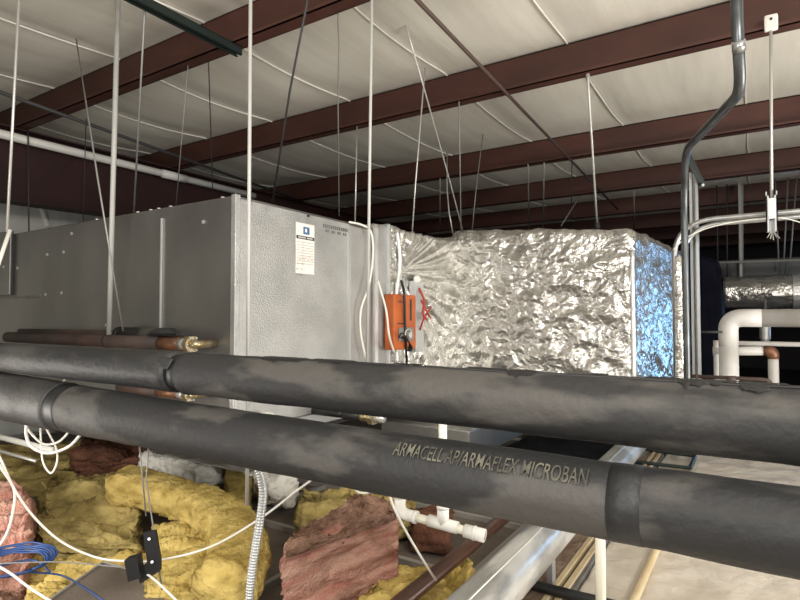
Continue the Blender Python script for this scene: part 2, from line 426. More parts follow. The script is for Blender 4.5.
# galvanised tray under the transition
tray = link('drain_tray', bxm((XC-.1, YE+.1, ZBOT-.27), (-1.35, 3.7, ZBOT-.10), .01), 'galv_shaded', None)
tag(tray, 'grey metal tray under the foil wrapped duct, seen between black pipes', 'tray')
for xx in (-1.75,-1.42):
    o = link('hanger_rod', tb([Vector((xx,3.3,ZBOT-.12)), Vector((xx,3.3,ZBOT+.03))], .005, 6), 'steel', tray)

# ------------------------------------------------------------ damper actuator
ac = thing('damper_actuator', 'orange damper actuator on grey bracket mounted on the foil wrap', 'actuator', tuple(PX(401,352,XC+.04)))
a0 = PX(390,293,XC+.07); a1 = PX(412,293,XC+.07); zb = PX(392,350,XC+.07).z; zt = PX(392,294,XC+.07).z
link('housing', bxm((XC+.03, a0.y, zb), (XC+.10, a1.y, zt), .010), 'orange', ac)
link('clamp_plate', bxm((XC+.10, a0.y+.04, zb+.05), (XC+.112, a1.y-.05, zb+.13), .004), 'dullsteel', ac)
bm = bmesh.new()
tube(bm, [Vector((XC+.10, (a0.y+a1.y)/2-.01, zb+.085)), Vector((XC+.14, (a0.y+a1.y)/2-.01, zb+.085))], .018, 10)
link('shaft', bm, 'steel', ac)
us = [Vector((XC+.125, (a0.y+a1.y)/2-.01+.035*math.cos(t), zb+.085+.035*math.sin(t))) for t in [PI*i/8 for i in range(-1,10)]]
link('u_bolt', tb(us, .005, 8), 'steel', ac, True)
for k in range(3): link('print_mark', bxm((XC+.1, a0.y+.04+.02*k, zt-.05), (XC+.1015, a0.y+.05+.02*k, zt-.04)), 'ink', ac)
link('print_mark', bxm((XC+.1, a1.y-.075, zb+.17), (XC+.1015, a1.y-.055, zb+.30)), 'ink', ac); link('print_mark', bxm((XC+.1, a0.y+.03, zb+.15), (XC+.1015, a0.y+.1, zb+.157)), 'ink', ac)
b0 = PX(413,281,XC+.05); b1 = PX(421,281,XC+.05)
link('bracket', bxm((XC+.02, b0.y, PX(417,352,XC+.05).z), (XC+.07, b1.y, PX(417,281,XC+.05).z), .006), 'galv_edge', ac)
link('screw', tb([PX(417,279,XC+.02), PX(417,279,XC+.08)], .022, 8), 'steel', ac)
link('cable', tb(smoothpath([PX(401,281,XC+.06), PX(404,292,XC+.118), PX(405,320,XC+.115), PX(406,345,XC+.115), PX(407,372,XC+.06)], 6), .008, 6), 'black', ac, True)
for k in range(4):
    link('lead_wire', tb(smoothpath([PX(399+2*k,338,XC+.118), PX(402+3*k,333+4*k,XC+.15), PX(409+k,342+2*k,XC+.14), PX(408+k,351,XC+.09)], 5), .004, 5), 'black', ac, True)
o = link('red_wire_bundle', tube(tube(tube(bmesh.new(), smoothpath([PX(419,288,XC+.07), PX(424,300,XC+.10), PX(423,314,XC+.11), PX(427,320,XC+.1)],6), .008, 5),
     smoothpath([PX(421,300,XC+.09), PX(427,312,XC+.12), PX(431,318,XC+.10)],6), .006, 5), smoothpath([PX(420,330,XC+.07), PX(424,318,XC+.11), PX(431,307,XC+.08)],6), .006, 5), 'redwire', None, True)
tag(o, 'tangle of red control wires beside the orange actuator', 'wire')
for pts, r, m, lab in (
   ([PX(378,281,XC+.05), PX(386,310,XC+.1), PX(389,335,XC+.12), PX(394,352,XC+.1)], .006, 'whitewire', 'white cable running down left edge of the orange actuator'),
   ([PX(349,222,XC+.03), PX(362,225,XC+.05), PX(371,232,XC+.06), PX(373,255,XC+.06), PX(369,285,XC+.06), PX(361,310,XC+.05), PX(361,335,XC+.05), PX(367,362,XC+.05), PX(372,380,XC+.05)], .0058, 'whitewire', 'white cable hooked over casing top and drooping down its end panel')):
    o = link('control_cable', tb(smoothpath(pts, 8), r, 6), m, None, True); tag(o, lab, 'cable')

# ------------------------------------------------------------ valve assemblies on small pipes
def valve_line(py0, y, name, lab, x_a, px_v, r=.022, m='darkcopper', taper=True):
    v = PY(px_v, py0, y); t = thing(name, lab, 'pipe', tuple(v))
    z = v.z
    link('pipe', tb([Vector((x_a, y, z)), Vector((v.x-.16, y, z))], r, 14), m, t, True)
    if taper: link('reducer', tb([Vector((v.x-.17, y, z)), Vector((v.x-.11, y, z)), Vector((v.x-.02, y, z))], [r, r*.95, r*1.0], 14), 'oldcopper', t, True)
    link('collar', tb([Vector((v.x-.02, y, z)), Vector((v.x+.03, y, z))], r*.85, 14), 'steel', t, True)
    link('union_nut', tb([Vector((v.x+.03, y, z)), Vector((v.x+.055, y, z))], r*1.25, 6), 'brass', t)
    link('stub', tb(fillet([Vector((v.x+.05, y, z)), Vector((v.x+.075, y, z)), Vector((v.x+.075, YL+.01, z))], .03), r*.6, 10), 'brass', t, True)
    for k in range(6):
        a = k*PI/3; link('bolt', tb([Vector((v.x+.055, y+r*math.cos(a), z+r*math.sin(a))), Vector((v.x+.066, y+r*math.cos(a), z+r*math.sin(a)))], .004, 6), 'steel', t, True)
    return v
YV = 1.50
vu = valve_line(344, YV, 'refrigerant_pipe', 'dull red brown pipe ending in brass union in front of casing, above the black pipes', PY(8,338,YV).x, 184, .030)
# grey insulated stub behind it
y = 1.555; a = PY(121,337,y); b = PY(172,339,y); a.z += .012
st = thing('insulated_stub', 'short grey foam sleeve with open dark end behind the brass union', 'pipe sleeve', tuple(a))
link('sleeve', tb([Vector((a.x, y, a.z)), Vector((b.x, y, a.z))], .036, 16), 'rubber2', st, True)
link('sleeve_end', tb([Vector((a.x-.012, y, a.z)), Vector((a.x+.012, y, a.z))], .039, 16), 'black', st, True)
link('pipe', tb(fillet([Vector((PY(20,336,y).x, y, a.z)), Vector((b.x+.01, y, a.z))], .04), .018, 12), 'darkcopper', st, True)
o = link('torn_foam_flap', bxm(PY(158,332.5,1.53), PY(176,336,1.48)), 'black', st)
valve_line(394, YV, 'lower_refrigerant_pipe', 'brass union on small pipe seen in gap between the two black pipes, at left', PY(120,394,YV).x, 182, .024, 'darkcopper')
# right-hand valve in the gap
y = 2.1; v = PY(372,417,y)
t = thing('brass_valve', 'small brass valve on short black hose in gap between the black pipes, centre', 'valve', tuple(v))
link('hose', tb([PY(345,414,y), PY(360,416,y)], .028, 12), 'black', t, True)
link('body', tb([PY(358,416,y), PY(370,417,y)], .02, 10), 'brass', t, True)
link('union_nut', tb([PY(370,417,y), PY(375,417.5,y)], .035, 6), 'brass', t)
link('collar', tb([PY(375,417.5,y), PY(384,418,y)], .022, 8), 'steel', t, True)
link('handle', bxm(PY(372,417,y)+Vector((-.008,-.01,.02)), PY(372,417,y)+Vector((.008,.01,.07))), 'brass', t)
link('outlet', tb(fillet([PY(344,414,y), PY(335,413,y), Vector((XC-.02, y, PY(335,413,y).z))], .02), .02, 10), 'black', t, True)

# ------------------------------------------------------------ the two black pipes
yU = .80
def pipe_mesh(x0, x1, y, z, rfun, n=40, step=.02, seed=0, wob=.0016):
    bm = bmesh.new(); rings = []
    k = max(2, int((x1-x0)/step))
    for i in range(k+1):
        x = x0+(x1-x0)*i/k; r = rfun(x)
        ring = []
        for j in range(n):
            a = 2*PI*j/n; p = Vector((x, y(x)+r*math.cos(a), z(x)+r*math.sin(a)))
            w = wob*fbm(Vector((x*6, math.cos(a)*1.5+seed, math.sin(a)*1.5)), 1.3, 3)
            ring.append(bm.verts.new((p.x, p.y+w*math.cos(a), p.z+w*math.sin(a))))
        rings.append(ring)
    for i in range(k):
        for j in range(n): bm.faces.new((rings[i][j], rings[i][(j+1)%n], rings[i+1][(j+1)%n], rings[i+1][j]))
    bm.faces.new(rings[0][::-1]); bm.faces.new(rings[-1]); return bm
def XatPX(px, y): return PY(px, 400, y).x
zU = lambda x: H-.1225-.004*(x+1.8)/2.4
yUf = lambda x: yU
up = thing('insulated_pipe', 'upper of two thick black foam insulated pipes crossing in the foreground', 'pipe', (-.4, yU, H-.13), 'black insulated pipes')
xj = XatPX(166, yU-.04)
link('insulation_sleeve', pipe_mesh(-2.9, xj-.012, yUf, zU, lambda x: .0445 + .002*(x > xj-.06)), 'rubber', up, True)
link('insulation_sleeve', pipe_mesh(xj+.03, 1.15, yUf, zU, lambda x: .046 + .0015*(x < xj+.06), seed=5), 'rubber2', up, True)
link('joint_tape', pipe_mesh(xj-.014, xj+.034, yUf, zU, lambda x: .0405, seed=2, wob=0), 'black', up, True)
link('split_seam', tb([Vector((x, yU-.012, zU(x)+.0448+.001*noise.noise(Vector((x*9,0,0))))) for x in [xj+.04+i*.04 for i in range(40)]], .0022, 6), 'black', up, True)
# curled up edge of the sleeve at the joint
link('torn_flap', hexa([Vector((xj-.03,yU-.047,H-.10)),Vector((xj+.008,yU-.047,H-.115)),Vector((xj+.008,yU-.04,H-.115)),Vector((xj-.03,yU-.04,H-.10)),
      Vector((xj-.02,yU-.04,H-.085)),Vector((xj+.016,yU-.036,H-.09)),Vector((xj+.016,yU-.03,H-.09)),Vector((xj-.02,yU-.033,H-.085))], (6,2,6), .002, lambda p,n:.0), 'rubber2', up, True)
yL_ = lambda x: .79
def zLf(x): return H-.2455 + (.006*max(0, (-.9-x)))
def rL(x):
    if x > -.25: return .0505
    if x > -.85: return .0505+(-.25-x)/.6*.004
    return .0545+min(1.2, (-.85-x))/1.0*.013
lo = thing('insulated_pipe', 'lower of two thick black foam insulated pipes, with faint lettering', 'pipe', (-.4, .79, H-.25), 'black insulated pipes')
xk = XatPX(52, .74); xm = XatPX(622, .74)
link('insulation_sleeve', pipe_mesh(-2.9, xk-.03, yL_, zLf, lambda x: rL(x)+.002, seed=9), 'rubber', lo, True)
link('joint_tape', pipe_mesh(xk-.035, xk+.035, yL_, zLf, lambda x: rL(x)-.001, seed=3, wob=.0005), 'black', lo, True)
link('insulation_sleeve', pipe_mesh(xk+.03, 1.15, yL_, zLf, rL, seed=11), 'rubber2', lo, True)
def patch(x0, x1, a0, a1, y, zf, rf, name, m, par, n=26, lift=.0022):
    # ragged flat piece lying on the round pipe; angles from straight up toward the viewer
    bm = bmesh.new(); g = []
    for i in range(n+1):
        u = i/n; x = x0+(x1-x0)*u; e = (math.sin(PI*min(max(u,.02),.98)))**.35
        ea = .9*noise.noise(Vector((x*110,1,0))); eb = .9*noise.noise(Vector((x*90,7,0)))+.5*noise.noise(Vector((x*240,7,0))); row = []
        for j in range(6):
            v = j/5; c = (a0+a1)/2; h = (a1-a0)/2*e
            a = math.radians(c-h*(1+ea) + v*(2*h+h*(ea+eb))); r = rf(x)+(lift if 0 < j < 5 and 0 < i < n else .0012)
            row.append(bm.verts.new((x+.003*noise.noise(Vector((u*9,v*5,3))), y-r*math.sin(a), zf(x)+r*math.cos(a))))
        g.append(row)
    for i in range(n):
        for j in range(5): bm.faces.new((g[i][j], g[i+1][j], g[i+1][j+1], g[i][j+1]))
    return link(name, bm, m, par, True)
link('joint_tape', pipe_mesh(xm-.022, xm+.018, yL_, zLf, lambda x: rL(x)+.0007, seed=11), 'rubber', lo, True)
ru = lambda x: .046
for px, w_, a0_, a1_ in ((455,.07,-10,12),(500,.045,-8,30),(585,.022,-12,16),(640,.04,-10,14),(668,.055,-8,26),(700,.09,-14,10),(250,.12,-10,28),(300,.10,-10,20),(740,.03,8,34),(380,.06,-12,8)):
    x_ = XatPX(px,.76); patch(x_, x_+w_, a0_, a1_, yU, zU, ru, 'torn_patch', 'black', up)
# lettering bent round the lower pipe
cu = bpy.data.curves.new('lettering', 'FONT'); cu.body = 'ARMACELL AP/ARMAFLEX MICROBAN'; cu.size = 1; cu.extrude = 0; cu.offset = .006
to = bpy.data.objects.new('lettering', cu); C.objects.link(to)
dg = bpy.context.evaluated_depsgraph_get(); me = bpy.data.meshes.new_from_object(to.evaluated_get(dg))
bpy.data.objects.remove(to)
bm = bmesh.new(); bm.from_mesh(me)
bmesh.ops.subdivide_edges(bm, edges=bm.edges, cuts=4)
wx = max(v.co.x for v in bm.verts)
xa = XatPX(393,.745); xb = XatPX(586,.745)
for v in bm.verts:
    x = xa+(xb-xa)*v.co.x/wx; r = rL(x)+.0034
    ph = math.radians(46)-(v.co.y-.35)*.034/r
    v.co = Vector((x, .79-r*math.sin(ph), zLf(x)+r*math.cos(ph)))
lt = link('lettering', bm, 'pale_ink', lo); lt['label'] = 'faint yellowish printed lettering'

# ------------------------------------------------------------ hanger rods and wires
RODS = []
def rod(pts, r, m, lab, name='hanger_rod', cat='rod', extra=None):
    o = link(name, tb(pts, r, 8), m, None, True); tag(o, lab, cat, 'hanger rods and wires'); return o
# thick rods in front
def atroof(px, py, z): return PZ(px, py, z)
def vrod(px_t, px_b, py_b, d, r, m, lab, ztop=None, py_t=0, name='hanger_rod', cat='rod'):
    b = P(px_b, py_b, d); t = P(px_t, py_t, d)
    dirv = (t-b)
    zt = ztop if ztop is not None else roofz(b.y)-.01
    t = b+dirv*((zt-b.z)/dirv.z)
    return rod([b, t], r, m, lab, name, cat)
h = thing('pipe_hanger', 'thickest white hanger rod at left, ending at the red brown pipe', 'rod', tuple(P(110,339,2.02)), 'hanger rods and wires')
b = Vector((PY(109,339,YV).x, YV, vu.z+.028)); tdir = (PY(118,0,YV)-PY(109,339,YV)); t_ = b+tdir*((roofz(YV)-.01-b.z)/tdir.z)
link('rod', tb([b, t_], .0120, 12), 'white_rod', h, True)
link('clamp', tb([b+Vector((-.012,0,-.028)), b+Vector((.012,0,-.028))], .033, 12), 'darkcopper', h, True)
vrod(250.5,247,505,2.0,.0067,'white_rod','long white hanger rod in front of the casing corner, left of centre')
vrod(372,367,362,2.25,.0060,'white_rod','long white hanger rod in front of the casing end panel, nearest the white label')
vrod(19,7,232,2.3,.0058,'steel','pale hanger rod at the far left edge above the metal housing')
rod([P(10,230,2.3), P(-14,300,2.2)], .008, 'whitewire', 'white cable slanting down at far left edge in front of metal housing', 'slack_cable', 'cable')
W = lambda px,py,d: P(px,py,d)
wires = [
 ([(76,38,1.93),(98,180,2.2),(123,331,2.4)],.0042,'dullsteel','slanting pale wire crossing behind the thickest white hanger rod'),
 ([(145,2,2.47),(134,212,3.0)],.006,'dullsteel','grey hanger rod just right of the thickest white rod'),
 ([(208,57,3.0),(209,75,3.2),(213,201,3.6)],.0038,'darkwire','dark wire hanging from the green strut end toward casing top'),
 ([(188,65,3.1),(176,206,3.5)],.0035,'dullsteel','faint thin wire beside the green strut, left of the dark wire'),
 ([(28,128,3.9),(29,236,3.9)],.006,'darkwire','dark rod hanging in front of the rafter near left edge'),
 ([(87,88,3.6),(83,222,3.9)],.004,'darkwire','faint dark wire in front of the rafter left of the thickest rod'),
 ([(307,-5,2.35),(290,90,2.7),(272,205,3.2)],.0065,'darkwire','black cable slanting down right of the long rod at casing corner'),
 ([(338,8,2.65),(338,24,2.65),(339,42,2.7),(338,98,3.0),(339,216,3.4)],.004,'dullsteel','thin twisted wire just left of the centre white rod'),
 ([(357,126,4.0),(355,222,4.0)],.007,'steel','pale rod hanging from third beam, left of the centre white rod'),
 ([(405,22,2.9),(427,99,3.3),(450,182,4.0),(463,232,4.2)],.006,'steel','pale wire slanting down to the right, crossing another wire above the duct'),
 ([(425,68,3.3),(415,190,3.6),(412,234,3.7)],.006,'steel','pale wire slanting down left above the foil covered transition'),
 ([(447,152,4.6),(447,190,4.3),(449,212,4.2),(453,234,4.2)],.006,'steel','pale wire curving at its foot just left of the crossed wires foot'),
 ([(459,101,4.1),(461,232,4.1)],.005,'dullsteel','thin straight rod beside the foot of the crossed wires'),
 ([(483,134,4.6),(476,190,4.6),(472,232,4.6)],.0055,'dullsteel','thin wire leaning left above the left end of the foil elbow'),
 ([(440,178,6.2),(440,234,6.2)],.008,'dullsteel','short faint rod above the dip in the foil'),
 ([(528,164,6.6),(529,230,6.6)],.008,'dullsteel','faint far rod over the middle of the foil elbow, left of its pair'),
 ([(544,162,6.6),(543,230,6.6)],.009,'dullsteel','faint far rod over the middle of the foil elbow, right of its pair'),
 ([(572,160,6.9),(571,230,6.9)],.005,'darkwire','very faint far wire left of the rod with black foot'),
 ([(634,190,7.5),(634,230,7.5)],.010,'dullsteel','faint far rod above the right corner of the foil elbow'),
 ([(580,196,6),(561,226,5.8)],.006,'dullsteel','short slanting wire left of the rod with black foot'),
]
for pts, r, m, lab in wires:
    q = [W(*p) for p in pts]
    if 'rafter' in lab: q[0] = PX(pts[0][0], pts[0][1], -4.46); q[1] = PX(pts[1][0], pts[1][1], -4.40)
    elif 'short slanting' in lab: pass
    elif (pts[0][0], pts[0][1]) in ((76,38),(405,22),(425,68),(483,134)): q[0] = PZ(pts[0][0], pts[0][1], ZT-.045)
    else:
        q[0] = PZ(pts[0][0], max(pts[0][1], 3), ZB)
        yp = min(PUR, key=lambda y: abs(y-q[0].y)); k = max(.75, min(1.3, (yp-.03)/q[0].y))
        q[0] = Vector((q[0].x, q[0].y, ZB))
        q.insert(0, Vector((q[0].x, q[0].y, roofz(q[0].y)-.01))) if abs(yp-q[0].y) > .12 and pts[0][1] < 20 else None
    rod(q, r*.82, m, lab, 'hanger_wire' if r < .0065 else 'hanger_rod', 'wire' if r < .0065 else 'rod')
t = thing('duct_hanger', 'pale hanger rod with black foot standing over the foil elbow', 'rod', tuple(P(597,222,4.1)), 'hanger rods and wires')
q0 = P(589,73,2.95); q1 = P(597,222,4.1)
q0 = Vector((PY(589,74,PUR[2]).x, PUR[2]-.03, ZB)); q1 = PY(597,224,4.05)
link('rod', tb([q0, q0.lerp(q1,.75), q1], .0072, 8), 'steel', t, True)
link('foot', tb([q1+Vector((0,0,-.05)), q1+Vector((0,0,.0)), q1+Vector((0,0,.05))], [.022,.02,.008], 8), 'black', t, True)
link('top_bolt', tb([q0+Vector((0,0,-.015)), q0+Vector((0,0,.02))], .012, 6), 'steel', t)

# ------------------------------------------------------------ conduits at right
t = thing('bent_conduit', 'large grey conduit descending from roof with offset bend beside the foil duct', 'conduit', tuple(P(688,385,2.45)))
c = [P(736,-40,1.62), P(738,40,1.64), P(741,92,1.72), P(685.5,150,2.62), P(684,200,2.80), P(687.5,400,2.84), P(688,425,2.84)]
c[0] = Vector((c[1].x-.01, c[1].y, ZT-.05))
link('tube', tb(fillet(c, .11, 8), [.0165]*len(fillet(c,.11,8)), 16), 'emt_dark', t, True)
k0 = P(738.5,41,1.64); link('coupling', tb([k0, k0+(c[2]-c[1]).normalized()*.03], .0185, 16), 'emt', t, True)
# strut behind
bm = bmesh.new(); s0 = P(693.5,173,3.12)
for (dx0,dx1,dy0,dy1) in ((-.021,.021,.017,.021),(-.021,-.017,-.02,.02),(.017,.021,-.02,.02),(-.021,-.008,-.021,-.018),(.008,.021,-.021,-.018)):
    box(bm, (s0.x+dx0, s0.y+dy0, H-.66), (s0.x+dx1, s0.y+dy1, s0.z))
o = link('strut_post', bm, 'strut'); tag(o, 'upright galvanised strut channel behind the bent grey conduit', 'channel')
o = link('diagonal_brace', hexa([P(687,160,3.0),P(691,154,3.0),P(691,154,3.04),P(687,160,3.04),P(700,189,3.1),P(706,184,3.1),P(706,184,3.14),P(700,189,3.14)],(1,1,1),.0,lambda p,n:0), 'strut_green')
tag(o, 'short dark diagonal brace with bolt at top of the strut post', 'brace')
link('bolt', tb([P(703,185,3.12), P(703,185,3.05)], .008, 8), 'steel', o)
# pair of horizontal conduits on the strut hanger
YC = 3.30
def cond(pts, lab, r=.0125):
    o = link('horizontal_conduit', tb(fillet(pts, .20, 10), r, 12), 'emt', None, True); tag(o, lab, 'conduit', 'bent conduits on the strut hanger'); return o
za = PY(772,214,YC).z
xq = PY(674,240,YC).x
cond([Vector((3.2,YC,za+.02)), Vector((xq,YC,za)), Vector((xq,YC,H-.42))], 'outer of two thin conduits bending down beside the foil elbow')
xq2 = PY(679,240,YC+.03).x
cond([Vector((3.2,YC+.03,za-.002)), Vector((xq+.034,YC+.03,za-.022)), Vector((xq+.034,YC+.03,H-.42))], 'inner of two thin conduits bending down beside the foil elbow')
# foil sleeve round both below the bend
sl = [Vector((xq+.018, YC+.015, z)) for z in [H-.42+i*.03 for i in range(26)]]
o = link('foil_sleeve', tb(sl, [.034+.005*noise.noise(Vector((i*1.7,0,0))) for i in range(26)], 14), 'foil', None, True)
tag(o, 'crumpled foil sleeve round the two conduits beside the foil elbow', 'sleeve')
o = link('thin_cable', tb(smoothpath([PY(673,250,YC-.05), PY(686,238,YC-.05), PY(708,228,YC-.05), PY(740,221,YC-.05), PY(772,218,YC-.05), PY(788,219,YC-.05), PY(812,226,YC-.05)],8), .0028, 6), 'whitewire', None, True)
tag(o, 'thin pale cable sagging below the horizontal conduits at right', 'cable')
t = thing('strut_hanger', 'short strut on hanger rod with white clip carrying the horizontal conduits', 'hanger', tuple(PY(772,215,3.1)))
zs = za+.05; xs_ = PY(772,200,3.1).x
link('rod', tb([Vector((PY(771,28,PUR[2]-.08).x, PUR[2]-.085, ZB+.02)), Vector((xs_, 3.19, zs-.05))], .0068, 8), 'steel', t, True)
cp = PY(771,24,PUR[2]-.075)
link('beam_clip', bxm((cp.x-.028, PUR[2]-.094, ZB-.02), (cp.x+.028, PUR[2]-.072, ZB+.06), .010), 'paper', t)
link('clip_screw', tb([Vector((cp.x, PUR[2]-.09, ZB+.035)), Vector((cp.x, PUR[2]-.10, ZB+.035))], .006, 8), 'ink', t)
bm = bmesh.new(); yh = 3.19; zt_ = PY(772,196,yh).z; zb_ = PY(771,232,yh).z
for (dx0,dx1,dy0,dy1) in ((-.023,-.018,-.02,.02),(.018,.023,-.02,.02),(-.023,.023,.016,.02),(-.023,-.011,-.02,-.016),(.011,.023,-.02,-.016)):
    box(bm, (xs_+dx0, yh+dy0, zb_), (xs_+dx1, yh+dy1, zt_+(.02 if dx1-dx0 < .01 else 0)))
link('channel', bm, 'strut', t)
link('channel_nut', bxm((xs_-.016, yh-.022, zb_+.06), (xs_+.016, yh-.012, zt_-.012), .002), 'galv_edge', t)
bm = bmesh.new()
for k in range(5): tube(bm, [Vector((xs_, yh, zb_+.01)), Vector((xs_-.02+.012*k, yh-.03, zb_-.03-.006*(k%3)))], .002, 4)
link('wire_ends', bm, 'steel', t)
link('conduit_strap', bxm((xs_-.018, YC-.03, za-.03), (xs_+.018, YC+.10, za-.018)), 'steel', t)

# ------------------------------------------------------------ right background
t = thing('round_foil_duct', 'round shiny foil duct running right behind the white pipes', 'duct', tuple(PY(765,292,7.2)))
yy = 7.2; zc = PY(765,292,yy).z; x0 = PY(724,292,yy).x; 
def dd(p, n): return .012*ridge(p, 6, 3)
bm = bmesh.new(); rings = []
for i in range(120):
    x = x0+i*.03; ring = []
    for j in range(28):
        a = 2*PI*j/28; r = .165+.012*ridge(Vector((x*1.0, math.cos(a)*.4, math.sin(a)*.4)), 7, 3)
        ring.append(bm.verts.new((x, yy+r*math.cos(a), zc+r*math.sin(a))))
    rings.append(ring)
for i in range(119):
    for j in range(28): bm.faces.new((rings[i][j], rings[i][(j+1)%28], rings[i+1][(j+1)%28], rings[i+1][j]))
bm.faces.new(rings[0]); bm.faces.new(rings[-1][::-1])
link('wrap', bm, 'foil', t, True)
xs2 = PY(797,292,yy).x
link('strap', tb([Vector((xs2-.04,yy,zc)), Vector((xs2+.04,yy,zc))], .185, 24), 'foil_tape', t, False)
for xx in (xs2-.5, xs2+.25): link('hanger_strap', bxm((xx-.012, yy-.004, zc+.15), (xx+.012, yy+.004, roofz(yy)-.008)), 'dullsteel', t)
o = link('grey_duct', bxm((PY(718,275,8.0).x, 7.8, zc+.20), (4.5, 8.5, zc+.42), .02), 'darkgrey'); tag(o, 'plain dark grey duct above and behind the round foil duct', 'duct')
for xx in (2.9, 3.9): link('hanger_strap', bxm((xx-.012, 8.0, zc+.41), (xx+.012, 8.008, roofz(8.0)-.008)), 'dullsteel', o)
o = link('drop_pipe', tb([PY(741,280,7.7), Vector((PY(742,236,7.7).x, 7.7, ZT-.05))], .028, 10), 'dullsteel'); tag(o, 'light vertical drop pipe above the dark grey duct at right', 'pipe')
o = link('thin_far_pipe', tb([PY(700,263,7.0), PY(830,259,7.0)], .012, 8), 'dullsteel'); tag(o, 'thin horizontal far pipe above the round foil duct', 'pipe')
for px, pxb, py in ((717,718,280),(727,727,282),(776,779,270),(787,783,275),(795,789,275)):
    b = PY(pxb, py, 7.6); tt = PY(px, 200, 7.6); tt = b+(tt-b)*((roofz(7.6)-.02-b.z)/(tt-b).z)
    nm = {717:'far left wire of the group behind the horizontal conduits',727:'far wire next to the strut post behind the conduits',776:'far wire right of the strut hanger, leftmost of three',787:'far wire right of the strut hanger, middle of three',795:'far wire right of the strut hanger, rightmost of three'}[px]
    rod([b, tt], .008, 'darkwire' if px < 770 else 'dullsteel', 'faint '+nm, 'hanger_wire', 'wire')
# white jacketed pipe with elbow
dW = 3.9
a = PY(728,318,dW); r = .052
t = thing('white_jacketed_pipe', 'thick white jacketed pipe rising then turning right behind the black pipes', 'pipe', (a.x, dW, 0))
link('riser', tb(fillet([Vector((3.5,dW,H-.62)), Vector((a.x,dW,H-.62)), Vector((a.x,dW,a.z-.16))], .12, 8), r, 20), 'jacket', t, True)
link('elbow', tb(fillet([Vector((a.x,dW,a.z-.17)), Vector((a.x,dW,a.z)), Vector((a.x+.17,dW,a.z))], .13, 10), r+.001, 20), 'jacket', t, True)
link('horizontal_run', tb([Vector((a.x+.16,dW,a.z)), Vector((3.5,dW,a.z))], r, 20), 'jacket', t, True)
link('clamp', tb([PY(697,332,dW-.02), PY(722,332,dW-.06)], .008, 6), 'darkwire', t, True)
dS = 4.3
a = PY(773,351,dS); r = .030
t = thing('small_white_pipe', 'small white pipe turning down at a copper coloured elbow, beneath the thick white pipe', 'pipe', (a.x, dS, 0))
link('horizontal_run', tb([PY(713,351,dS), Vector((a.x-.03,dS,a.z))], r, 14), 'jacket', t, True)
link('copper_elbow', tb(fillet([Vector((a.x-.05,dS,a.z)), Vector((a.x,dS,a.z)), Vector((a.x,dS,a.z-.05))], .03), r*1.12, 14), 'oldcopper', t, True)
link('drop', tb(fillet([Vector((a.x,dS,a.z-.04)), Vector((a.x,dS,H-.66)), Vector((3.5,dS,H-.66))],.1), r, 14), 'jacket', t, True)
b = PY(717,345,dS); link('riser', tb([Vector((b.x,dS,b.z+.03)), Vector((b.x,dS,H-.70))], .022, 12), 'jacket', t, True)
o = link('thin_white_pipe', tb([PY(730,343,4.5), Vector((3.6,4.5,PY(730,343,4.5).z))], .016, 10), 'jacket'); tag(o, 'thin white horizontal pipe between the thick and small white pipes', 'pipe')
dK = 3.3
t = thing('copper_line', 'thin dull copper line with shutoff valve just above the black pipe at right', 'pipe', tuple(PY(740,380,dK)))
link('line', tb(fillet([PY(690,376,dK), PY(772,380,dK), PY(773,420,dK)], .04), .010, 10), 'darkcopper', t, True)
link('valve_stem', tb([PY(731,390,dK), PY(731,378,dK)], .012, 8), 'steel', t, True)
link('valve_body', tb([PY(726,379,dK), PY(736,379,dK)], .016, 8), 'darkcopper', t, True)
link('support', bxm(PY(696,374,dK)+Vector((0,-.01,0)), PY(699,384,dK)+Vector((0,.01,0))), 'darkcopper', t)
o = link('far_canister', tb([PY(765,325,6.0), PY(765,339,6.0)], .045, 14), 'galv'); tag(o, 'small metal canister below the thick white pipe, far right', 'canister')
link('cap', tb([PY(765,338,6.0), PY(765,342,6.0)], .035, 14), 'dullsteel', o)
link('stem', tb([PY(765,326,6.0), PY(765,300,6.4)], .01, 8), 'dullsteel', o)
# dark navy wrapped mass
o = link('dark_tarp', hexa([PY(697,420,6.1),PY(733,420,6.1),PY(735,420,6.9),PY(697,420,6.9),PY(699,255,6.1),PY(718,262,6.1),PY(720,262,6.9),PY(699,255,6.9)],(16,6,24),.05,lambda p,n:.03*fbm(p,4,3)), 'navy', None, True)
tag(o, 'dark navy wrapped mass behind the strut post', 'tarp')

# ------------------------------------------------------------ pvc condensate trap
PA = P(400,513,1.66); PB = P(443,524,1.60); PC = P(485,536,1.55)
def on(d, px, py): return P(px, py, d)
t = thing('condensate_trap', 'white plastic drain pipe trap hanging below the black pipes, centre', 'pipe', tuple(PB))
axis = (PC-PA).normalized()
up1 = Vector((0,0,1))
rr = .0125
hl = H-.42
link('left_riser', tb([PA, Vector((PA.x,PA.y,hl-.02))], rr, 14), 'pvc_print', t, True)
hz = H-.20
link('right_riser', tb([PB, Vector((PB.x,PB.y,hz-.03))], rr, 14), 'pvc_print', t, True)
link('trap_bottom', tb([PA, PC], rr, 14), 'pvc_print', t, True)
bm = bmesh.new(); tube(bm, fillet([PA+up1*.055, PA, PA+axis*.055], .025), .0172, 16); tube(bm, [PA+axis*.045, PA+axis*.056], .0188, 16); tube(bm, [PA+up1*.045, PA+up1*.056], .0188, 16)
link('elbow', bm, 'pvc', t, True)
bm = bmesh.new(); tube(bm, [PB-axis*.045, PB+axis*.045], .0172, 16); tube(bm, [PB, PB+up1*.055], .0172, 16); tube(bm, [PB+up1*.044, PB+up1*.056], .0188, 16)
link('tee', bm, 'pvc', t, True)
bm = bmesh.new(); tube(bm, [PC-axis*.06, PC], .0185, 16); tube(bm, [PC-axis*.035, PC-axis*.028], .0200, 16)
link('end_coupling', bm, 'pvc', t, True)
